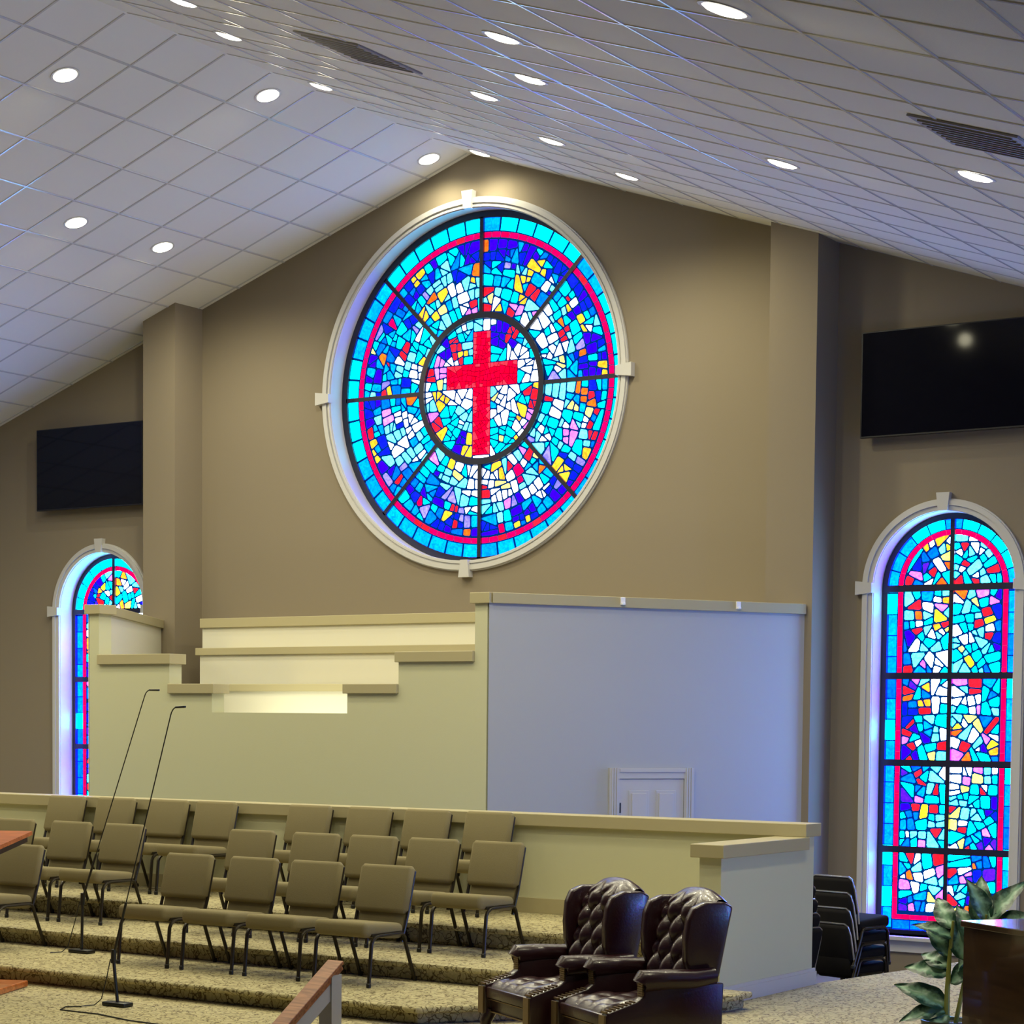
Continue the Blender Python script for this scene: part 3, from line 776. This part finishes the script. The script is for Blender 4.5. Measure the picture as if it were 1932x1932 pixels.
# ---------------------------------------------------------------- choir chairs
def make_chair(nm, fab, frm, label, cat='chair', rim=None):
    r = empty(nm)
    tag(r, label, cat)
    sb = MB().rbox(-.245, .245, -.05, .43, .365, .482, .042, 4); sb.v = [(x, y, z-.085*(y+.05)) for x, y, z in sb.v]
    sb.build('seat', fab, r, smooth=True, angle=60)
    T = Matrix.Translation((0, .46, .502)) @ Matrix.Rotation(math.radians(-15), 4, 'X')
    b = MB().rbox(-.25, .25, -.035, .035, .0, .372, .03, 3)
    # rounded upper/lower corners
    vs = []
    for x, y, z in b.v:
        for zc, zz in ((.055, z < .055), (.317, z > .317)):
            if zz and abs(x) > .195:
                dx = abs(x)-.195; dz = z-zc; L = max(abs(dx), abs(dz), 1e-6); H_ = math.hypot(dx, dz)
                k = L/H_ if H_ > 1e-6 else 1; k = 1-(1-k)*.9
                x = math.copysign(.195+dx*k, x); z = zc+dz*k
        vs.append(tuple(T @ Vector((x, y - .014*(1-(x/.25)**2)*(1 if y < 0 else .3), z))))
    b.v = vs; b.build('backrest', fab, r, smooth=True, angle=60)
    T2 = Matrix.Translation((0, .44, .40)) @ Matrix.Rotation(math.radians(-15), 4, 'X')
    MB().rbox(-.215, .215, .0, .03, -.03, .15, .012, 2, T2).build('lower_back', fab, r, smooth=True)
    for s in (-1, 1):
        x = s*.258
        pts = [(x, -.02, 0), (x, .0, .20), (x, .012, .315), (x, .03, .345), (x, .065, .365), (x, .11, .37)]
        lg = MB().tube(pts, .0125, 8, 1.3).build('leg', frm, r, smooth=True)
        MB().lathe([(.012, 0), (.018, .002), (.018, .028), (.014, .032)], 10, (x, -.02, 0)).build('foot_cap', M['glide'], lg)
        pts = [(x, .36, .37), (x, .39, .362), (x, .41, .34), (x, .43, .28), (x, .545, 0)]
        lg = MB().tube(pts, .0125, 8, 1.3).build('leg', frm, r, smooth=True)
        MB().lathe([(.012, 0), (.018, .002), (.018, .028), (.014, .032)], 10, (x, .545, 0)).build('foot_cap', M['glide'], lg)
    b = MB()
    for s in (-1, 1):
        b.tube([(s*.258, .10, .37), (s*.258, .37, .37)], .0125, 8, 1.3); b.box(min(s*.22, s*.25), max(s*.22, s*.25), .03, .40, .365, .388)
    b.box(-.22, .22, .05, .08, .36, .384); b.box(-.22, .22, .36, .39, .36, .384)
    b.build('seat_frame', frm, r)
    if rim:
        p = [(-.247, .45, .42), (-.252, .47, .52), (-.252, .53, .76), (-.235, .553, .845), (-.20, .558, .868), (.20, .558, .868), (.235, .553, .845), (.252, .53, .76), (.252, .47, .52), (.247, .45, .42)]
        MB().tube(p, .011, 8).build('back_edge_glint', rim, r, smooth=True)  # tube added for the lit edge of the back
    else:
        for s in (-1, 1):
            MB().tube([(s*.235, .405, .30), (s*.235, .43, .37), (s*.238, .475, .50), (s*.238, .56, .82)], .012, 8, 1.2).build('back_post', frm, r, smooth=True)
    return r
chairs = []
order = ['first', 'second', 'third', 'fourth', 'fifth']
R1 = [(.42, 'olive brown choir chair in the front row behind the wooden lectern at the left edge'),
      (2.33, 'olive brown choir chair, front row, leftmost of the four joined chairs'),
      (2.99, 'olive brown choir chair, front row, second from left of the four joined'),
      (3.646, 'olive brown choir chair, front row, third from left of the four joined'),
      (4.308, 'olive brown choir chair, front row, right end of the four joined')]
R2 = [(-.866, 'middle row choir chair at the left edge with its back above the orange lectern top'),
      (-.133, 'middle row choir chair, left one of the pair behind the microphone stands'),
      (.52, 'middle row choir chair, right one of the pair behind the microphone stands'),
      (2.034, 'middle row choir chair, first from left of the five right of the microphones'),
      (2.735, 'middle row choir chair, second of the five right of the microphones'),
      (3.32, 'middle row choir chair, centre one of the five right of the microphones'),
      (3.94, 'middle row choir chair, fourth of the five, next to the right end'),
      (4.56, 'middle row choir chair at the right end with its whole seat and legs in view')]
R3 = [(-1.40, 'top row choir chair, leftmost, its back against the arched window'),
      (-.718, 'top row choir chair, second from left, crossed by a microphone boom'),
      (-.031, 'top row choir chair, third from left in the left group of four'),
      (.578, 'top row choir chair, right end of the left group of four'),
      (1.71, 'top row choir chair, left end of the right group of four'),
      (2.367, 'top row choir chair, second of the right group of four'),
      (3.02, 'top row choir chair, third of the right group of four'),
      (3.67, 'top row choir chair, far right end against the low wall')]
proto = make_chair('choir_chair', M['fabric'], M['frame'], '')
first = True; jr = random.Random(3)
for rows, y, z, g in ((R1, 12.17, Z1, 'front row choir chairs'), (R2, 13.29, Z2, 'middle row choir chairs'), (R3, 14.49, Z3, 'top row choir chairs')):
    for x, lab in rows:
        o = proto if first else copy_tree(proto); first = False
        o.location = (x, y+jr.uniform(-.01, .01), z+.001); o.rotation_euler = (0, 0, math.radians(jr.uniform(-1.2, 1.2)))
        tag(o, lab, 'chair', g)

# black stacked chairs on the lower floor beside the arched window
kc = make_chair('stacking_chair', M['blackfab'], M['frame'], '', rim=M['edge_glint'])
def place_stack(n, x, y, th, pz, fwd, labs, grp, lean=0, use=None, sc=.92):
    f = Vector((math.sin(th), -math.cos(th)))
    for k in range(n):
        o = use if (use and k == 0) else copy_tree(kc)
        p = Vector((x, y))+f*fwd*k
        o.location = (p.x, p.y, GROUND+.001+pz*k); o.rotation_euler = (0, 0, th); o.scale = (sc, sc, sc)
        tag(o, labs[k], 'chair', grp)
place_stack(4, 6.13, 17.42, math.radians(166), .137, .014,
  ['black stacking chair, bottom of the stack beside the arched window', 'black stacking chair, second from bottom of the stack beside the arched window',
   'black stacking chair, third from bottom of the stack beside the arched window', 'black stacking chair, top of the stack beside the arched window'], 'black chairs stacked beside the window', use=kc)
place_stack(5, 5.57, 16.5, math.radians(250), .118, .03,
  ['black stacking chair, lowest of the stack half hidden behind the choir end wall', 'black stacking chair, second from bottom in the stack hidden behind the choir end wall',
   'black stacking chair, middle one in the stack hidden behind the choir end wall', 'black stacking chair, fourth up in the stack hidden behind the choir end wall',
   'black stacking chair, highest of the stack hidden behind the choir end wall'], 'black chairs stacked behind the choir end wall')

# ---------------------------------------------------------------- tufted wing chairs
def make_wing():
    r = empty('wing_chair')
    L = M['leather']
    def tuft(u, v, nu, nv):
        # diamond button pattern, returns depth 0 (button) .. 1 (puff)
        a = u*nu; b = v*nv
        p = abs(math.sin(PI*(a+b)/1.0)); q = abs(math.sin(PI*(a-b)/1.0))
        return min(1, (p*q)**.45)
    # seat rail
    b = MB().rbox(-.33, .33, -.36, .32, .235, .365, .015, 2); b.build('seat_base', L, r, smooth=True)
    NU, NV = 40, 32
    def seat(u, v):
        x = (u-.5)*.56; y = -.395+v*.64
        e = min(u, 1-u)*14; e2 = v*12; ed = min(1, e)*min(1, e2); ed = ed**.5
        z = .36+.075*ed+.03*(tuft(u, v, 3.0, 2.5))*min(1, min(u, 1-u)*8)*min(1, v*5)
        return (x, y, z)
    b = MB().grid(NU, NV, seat); b.rbox(-.28, .28, -.395, .25, .33, .40, .012, 2)
    b.build('seat_cushion', L, r, smooth=True)
    # back: thick slab with tufted face and arched top
    def top(u): return 1.075-.055*(abs(u-.5)*2)**2.4
    def back(u, v, front=True):
        x = (u-.5)*(.46+.06*v)
        zz = .40+v*(top(u)-.40)
        y = .165+.19*v
        if front:
            ed = min(1, min(u, 1-u)*12)*min(1, (1-v)*9)
            y += -.055*ed**.6 - .068*(tuft(u, v, 3.0, 3.0)-.5)*ed
        else: y += .09
        return (x, y, zz)
    b = MB().grid(48, 56, lambda u, v: back(u, v)).grid(12, 12, lambda u, v: back(u, v, False))
    # top + side closing strips
    b.grid(24, 3, lambda u, v: tuple(Vector(back(u, 1.0))*(1-v)+Vector(back(u, 1.0, False))*v + Vector((0, 0, .022*math.sin(PI*v)))))
    for uu in (0.0, 1.0): b.grid(12, 2, lambda u, v, uu=uu: tuple(Vector(back(uu, u))*(1-v)+Vector(back(uu, u, False))*v))
    br = b.build('backrest', L, r, smooth=True, angle=80)
    btn = MB()
    for j in range(0, 4):
        for i in range(0, 4):
            u = i/3; v = j/3
            for (uu, vv) in ((u, v), (u+1/6, v+1/6)):
                if .08 < uu < .92 and .05 < vv < .93:
                    p = Vector(back(uu, vv)); btn.lathe([(.0, -.006), (.011, -.004), (.013, .002), (.008, .006), (0, .007)], 8, (p.x, p.y-.004, p.z))
    btn.build('button', L, br, smooth=True)
    for s in (-1, 1):
        # wing
        prof = [(.30, .54), (.20, .58), (.155, .68), (.15, .80), (.165, .93), (.20, 1.0), (.28, 1.03), (.40, 1.03), (.46, 1.0), (.44, .90), (.385, .60), (.35, .50)]
        def wf(p, t): 
            fl = .02*max(0, (p[1]-.5)/.5)
            return (s*(t+fl), p[0], p[1])
        b = MB().extr(prof, wf, .222, .288)
        b.build('wing', L, r, smooth=True, bevel=.016, angle=50)
        # side panel with stepped front
        pan = [(.36, .225), (.37, .56), (-.15, .56), (-.155, .50), (-.20, .47), (-.385, .415), (-.40, .38), (-.40, .225)]
        MB().extr(pan, lambda p, t: (s*t, p[0], p[1]), .285, .365).build('side_panel', L, r, smooth=True, bevel=.01, angle=45)
        sp = r.children[-1] if False else [c for c in COL.objects if c.name.startswith('side_panel')][-1]
        # rolled arm
        pts = [(s*.335, -.165, .575), (s*.335, -.16, .585), (s*.335, 0, .59), (s*.335, .18, .585), (s*.33, .32, .60)]
        MB().tube(pts, [.05, .068, .062, .058, .05], 14, 1.0).build('arm', L, r, smooth=True, angle=50)
        b = MB()
        for k in range(16):
            t = k/15
            if t < .5: y, z = -.158, .575-.10*t*2
            else: y, z = -.2-.19*(t-.5)*2, .472-.055*(t-.5)*2
            b.box(s*.325-.032, s*.325+.032, y-.006, y+.006, z-.006, z+.005)
        b.box(s*.325-.036, s*.325+.036, -.410, -.398, .23, .40)
        b.build('nailhead_trim', M['nail'], sp)
        # legs
        pts = [(s*.30, -.345, .25), (s*.31, -.375, .18), (s*.315, -.385, .11), (s*.31, -.365, .05), (s*.315, -.385, .012), (s*.315, -.39, 0)]
        MB().tube(pts, [.042, .038, .028, .02, .026, .03], 10).build('leg', M['darkwood'], r, smooth=True)
        pts = [(s*.29, .27, .25), (s*.29, .30, .1), (s*.29, .34, 0)]
        MB().tube(pts, [.028, .024, .02], 8).build('leg', M['darkwood'], r, smooth=True)
    b = MB().box(-.285, .285, -.372, -.36, .315, .322); b.box(-.285, .285, -.372, -.36, .238, .246)
    b.build('front_welt', M['nail'], r)
    return r
w1 = make_wing(); w1.location = (6.83, 11.16, .001); w1.rotation_euler = (0, 0, math.radians(-31))
tag(w1, 'burgundy tufted leather wing chair, the left and further one of the two', 'armchair', 'leather wing chairs on the platform')
w2 = copy_tree(w1); w2.location = (7.60, 10.80, .001); w2.rotation_euler = (0, 0, math.radians(-33))
tag(w2, 'burgundy tufted leather wing chair, the right and nearer one of the two', 'armchair', 'leather wing chairs on the platform')

# ---------------------------------------------------------------- microphone stands
def mic_stand(base, zb, joint, elbow, tip, lab, leanx):
    r = empty('microphone_stand', (base[0], base[1], zb)); tag(r, lab, 'microphone stand', 'choir microphone stands')
    B = Vector((base[0], base[1], zb))
    b = MB().rbox(-.11, .11, -.05, .05, 0, .03, .008, 2); b.build('base', M['mic'], r, smooth=True)
    j = Vector((joint[0], base[1], joint[1]))-B
    MB().tube([(0, 0, .03), (j.x*.6, 0, j.z*.6), j], .012, 8).build('lower_pole', M['mic'], r, smooth=True)
    MB().tube([j+Vector((-.0, 0, -.05)), j+Vector((.005, 0, .05))], .02, 8).build('clutch', M['mic'], r, smooth=True)
    e = Vector((elbow[0], base[1], elbow[1]))-B; t = Vector((tip[0], base[1], tip[1]))-B
    m1 = j.lerp(e, .22)
    MB().tube([j, m1], .0095, 8).build('boom_sleeve', M['mic'], r, smooth=True)
    d1 = (e-m1).normalized(); d2 = (t-e).normalized()
    arc_ = [m1, e-d1*.06]
    for k in range(1, 5):
        q = k/5; a = e-d1*.06; c = e+d2*.04
        arc_.append(a.lerp(e, q).lerp(e.lerp(c, q), q))
    arc_ += [e+d2*.04]
    bo = MB().tube(arc_, .0045, 6).build('boom', M['mic'], r, smooth=True)
    MB().tube([e+d2*.03, t], [.007, .008], 8).build('microphone', M['mic'], bo, smooth=True)
    # cable hanging down the pole to the floor
    c = [j+Vector((-.01, -.02, -.02)), j.lerp(Vector((0, 0, 0)), .4)+Vector((-.05, -.03, 0)), Vector((-.10, -.06, .05)), Vector((-.13, -.10, .008)), Vector((-.16, -.2, .008))]
    MB().tube(c, .004, 6).build('cable', M['mic'], r, smooth=True)
mic_stand((3.14, 11.03), .001, (3.10, .36), (3.67, 2.155), (3.79, 2.16), 'black choir microphone on a leaning boom, base on the platform floor', 0)
mic_stand((1.30, 12.52), Z1+.001, (1.31, .58), (2.025, 2.305), (2.162, 2.304), 'black choir microphone on a leaning boom, base on the lowest choir step', 0)
# cord on the platform floor
b = MB(); cpts = [(2.98, 10.83, .006), (2.9, 10.75, .006), (2.98, 10.62, .006), (3.35, 10.62, .006), (3.75, 10.52, .006), (4.1, 10.5, .006), (4.6, 10.35, .006)]
tag(b.tube(cpts, .005, 6).build('cord', M['mic'], None, smooth=True), 'thin dark cord lying on the tan carpet before the front microphone', 'cord')

# ---------------------------------------------------------------- lectern at the left edge
lr = empty('lectern', (1.66, 10.93, 0.001), math.radians(24)); tag(lr, 'orange stained wooden lectern cut off by the left picture edge', 'lectern')
T = Matrix.Translation((0, .35, 1.175)) @ Matrix.Rotation(math.radians(7), 4, 'X')
b = MB().box(-.50, .40, -.70, .0, .0, .03, T); b.build('top', M['redwood'], lr)
b = MB().box(-.47, .37, -.67, -.03, -.05, .0, T); b.build('apron', M['darkwood'], lr)
MB().rbox(-.50, .35, -.33, .38, 0, .05, .01, 2).build('base', M['redwood'], lr)
MB().box(-.36, .06, -.18, .18, .05, 1.06).build('pedestal', M['redwood'], lr)

# ---------------------------------------------------------------- stair rail at the front of the platform
sr = empty('stair_railing', (6.45, 9.3, 0.001)); tag(sr, 'white stair railing with orange wood handrail at the front of the platform', 'railing')
dr = Vector((0, -.67, -.42)).normalized(); up = Vector((0, -dr.z, dr.y)) if False else Vector((0, dr.z, -dr.y))
up = Vector((0, -.531, .847)) if up.z < 0 else up
def railbox(mb, x0, x1, s0, s1, u0, u1, org):
    vs = []
    for u in (u0, u1):
        for (x, s) in ((x0, s0), (x1, s0), (x1, s1), (x0, s1)):
            vs.append(Vector((x, 0, 0))+org+dr*s+up*u)
    mb.add(vs, [(0, 3, 2, 1), (4, 5, 6, 7), (0, 1, 5, 4), (1, 2, 6, 5), (2, 3, 7, 6), (3, 0, 4, 7)])
org = Vector((0, .05, .655))
mb = MB(); railbox(mb, -.055, .055, -.03, 2.6, .035, .055, org); railbox(mb, -.042, .042, -.02, 2.6, .0, .035, org); mb.build('handrail', M['rail'], sr, bevel=.004)
mb = MB(); railbox(mb, -.035, .035, .04, 2.6, -.085, .0, org); mb.build('rail_board', M['trim'], sr)
MB().box(-.045, .045, -.045, .045, 0, .64).build('post', M['trim'], sr)
# lower post standing on the hall floor
lp = org+dr*2.5
MB().box(-.045, .045, lp.y-.045, lp.y+.045, GROUND, lp.z-.05).build('post', M['trim'], sr)

# ---------------------------------------------------------------- dark cabinet and plant at the right edge
ca = math.atan2(-.332, .482)
cb = empty('wooden_cabinet', (9.495, 11.054, .001), ca); tag(cb, 'tall dark brown wooden cabinet with glossy top at the right picture edge', 'cabinet')
MB().box(.015, 1.44, .015, .60, 0, .965).build('body', M['cabinet'], cb)
MB().box(0, 1.46, 0, .62, .966, 1.0).build('top', M['cabinet'], cb, bevel=.004)
MB().box(.01, 1.45, .005, .61, 0, .09).build('plinth', M['cabinet'], cb)

pl = empty('potted_plant', (8.84, 12.55, .001)); tag(pl, 'green variegated leafy plant beside the dark cabinet under the arched window', 'plant')
MB().lathe([(.10, 0), (.13, .02), (.16, .20), (.165, .22), (.15, .22), (.14, .20), (.0, .19)], 24).build('pot', M['pot'], pl, smooth=True)
MB().tube([(0, 0, .19), (.0, .0, .4), (.01, 0, .62), (.03, .0, .85)], [.02, .018, .014, .01], 8).build('stem', M['stem'], pl, smooth=True)
MB().tube([(.05, .02, .19), (.10, .02, .45), (.19, .02, .7), (.24, .02, .9)], [.016, .014, .012, .008], 8).build('stem', M['stem'], pl, smooth=True)
def leaf_mesh(L, W, droop):
    NU, NV = 8, 14; vs = []; fs = []; mid = []
    for j in range(NV+1):
        v = j/NV; w = W*math.sin(PI*min(1, v**.75))**.8*(1-.15*v)
        if j == NV: w = .001
        for i in range(NU+1):
            u = (i/NU-.5)*2
            x = u*w; y = L*v; z = -droop*L*v*v + abs(u)*w*.35 + .006*math.sin(v*18+u*3)
            vs.append((x, y, z)); mid.append(max(0, 1-abs(u)*1.15))
    for j in range(NV):
        for i in range(NU): fs.append((j*(NU+1)+i, j*(NU+1)+i+1, (j+1)*(NU+1)+i+1, (j+1)*(NU+1)+i))
    me = bpy.data.meshes.new('leaf'); me.from_pydata(vs, [], fs); me.update()
    at = me.attributes.new('mid', 'FLOAT', 'POINT')
    for i, m_ in enumerate(mid): at.data[i].value = m_
    for p in me.polygons: p.use_smooth = True
    me.materials.append(M['leaf']); return me
lm = [leaf_mesh(.29, .072, .35), leaf_mesh(.36, .085, .25), leaf_mesh(.25, .064, .5)]
# x, y, z of root; azimuth (deg, 0 = +Y, 90 = -X), elevation, mesh
LV = [(0, 0, .30, 105, 28, 1), (0, 0, .28, 125, -2, 0), (0, 0, .50, 100, 18, 0), (0, 0, .55, 80, 30, 2), (0, 0, .62, 95, 62, 2), (.02, 0, .80, 60, 50, 0),
      (.01, 0, .25, 170, -8, 2), (.02, 0, .45, -80, 40, 1), (.06, .02, .52, 250, 60, 0), (.1, .02, .60, 60, 75, 1), (.18, .02, .72, 80, 60, 0), (.22, .02, .82, 40, 70, 1),
      (.24, .02, .86, 100, 72, 0), (.24, .02, .85, -60, 55, 1), (.23, .02, .80, -95, 25, 1), (.2, .02, .75, -120, 10, 0), (0, 0, .22, 60, -18, 2), (.03, 0, .74, 120, 35, 2)]
for x, y, z, az, el, k in LV:
    o = bpy.data.objects.new('leaf', lm[k]); COL.objects.link(o); o.parent = pl
    o.location = (x, y, z); o.rotation_mode = 'QUATERNION'
    o.rotation_quaternion = (Matrix.Rotation(math.radians(az), 3, 'Z') @ Matrix.Rotation(math.radians(el), 3, 'X') @ Matrix.Rotation(math.radians(-52*math.sin(math.radians(az))), 3, 'Y')).to_quaternion()

# small white hooks on the baptistry cap
for s_, lab in ((1.397, 'small white hook on the tan cap, left one of two'), (2.69, 'small white hook on the tan cap, right one of two near the pilaster')):
    mb = MB(); splbox(mb, s_-.025, s_+.025, .036, .05, 3.225, 3.30); splbox(mb, s_-.018, s_+.018, .05, .07, 3.225, 3.245)
    tag(mb.build('hook', M['hook'], None, bevel=.004), lab, 'hook', 'hooks on the baptistry cap')

# ---------------------------------------------------------------- world, camera, colour
w = bpy.data.worlds.new('world'); SC.world = w; w.use_nodes = True
w.node_tree.nodes['Background'].inputs['Color'].default_value = (.5, .6, .8, 1)
w.node_tree.nodes['Background'].inputs['Strength'].default_value = .5
cam = bpy.data.cameras.new('camera'); co = bpy.data.objects.new('camera', cam); COL.objects.link(co); SC.camera = co
yaw, pit, rol, f = .580674, -.0566215, .00988636, 3957.71
c_, s_ = math.cos(yaw), math.sin(yaw)
fw = Vector((-s_, c_, 0)); rt = Vector((c_, s_, 0)); u_ = Vector((0, 0, 1))
f2 = fw*math.cos(pit)+u_*math.sin(pit); u2 = u_*math.cos(pit)-fw*math.sin(pit)
r3 = rt*math.cos(rol)+u2*math.sin(rol); u3 = u2*math.cos(rol)-rt*math.sin(rol)
mt = Matrix(((r3.x, u3.x, -f2.x, 13.77), (r3.y, u3.y, -f2.y, 0), (r3.z, u3.z, -f2.z, 2.07), (0, 0, 0, 1)))
co.matrix_world = mt
cam.sensor_width = 36; cam.lens = f/1932*36; cam.shift_y = 622.23/1932; cam.clip_start = .1; cam.clip_end = 200
SC.view_settings.view_transform = 'Standard'; SC.view_settings.look = 'None'
SC.view_settings.exposure = 0.0; SC.view_settings.gamma = 1.0; SC.view_settings.use_curve_mapping = False
try:
    SC.cycles.use_denoising = True; SC.cycles.max_bounces = 8; SC.cycles.diffuse_bounces = 5; SC.cycles.sample_clamp_indirect = 8
except Exception: pass
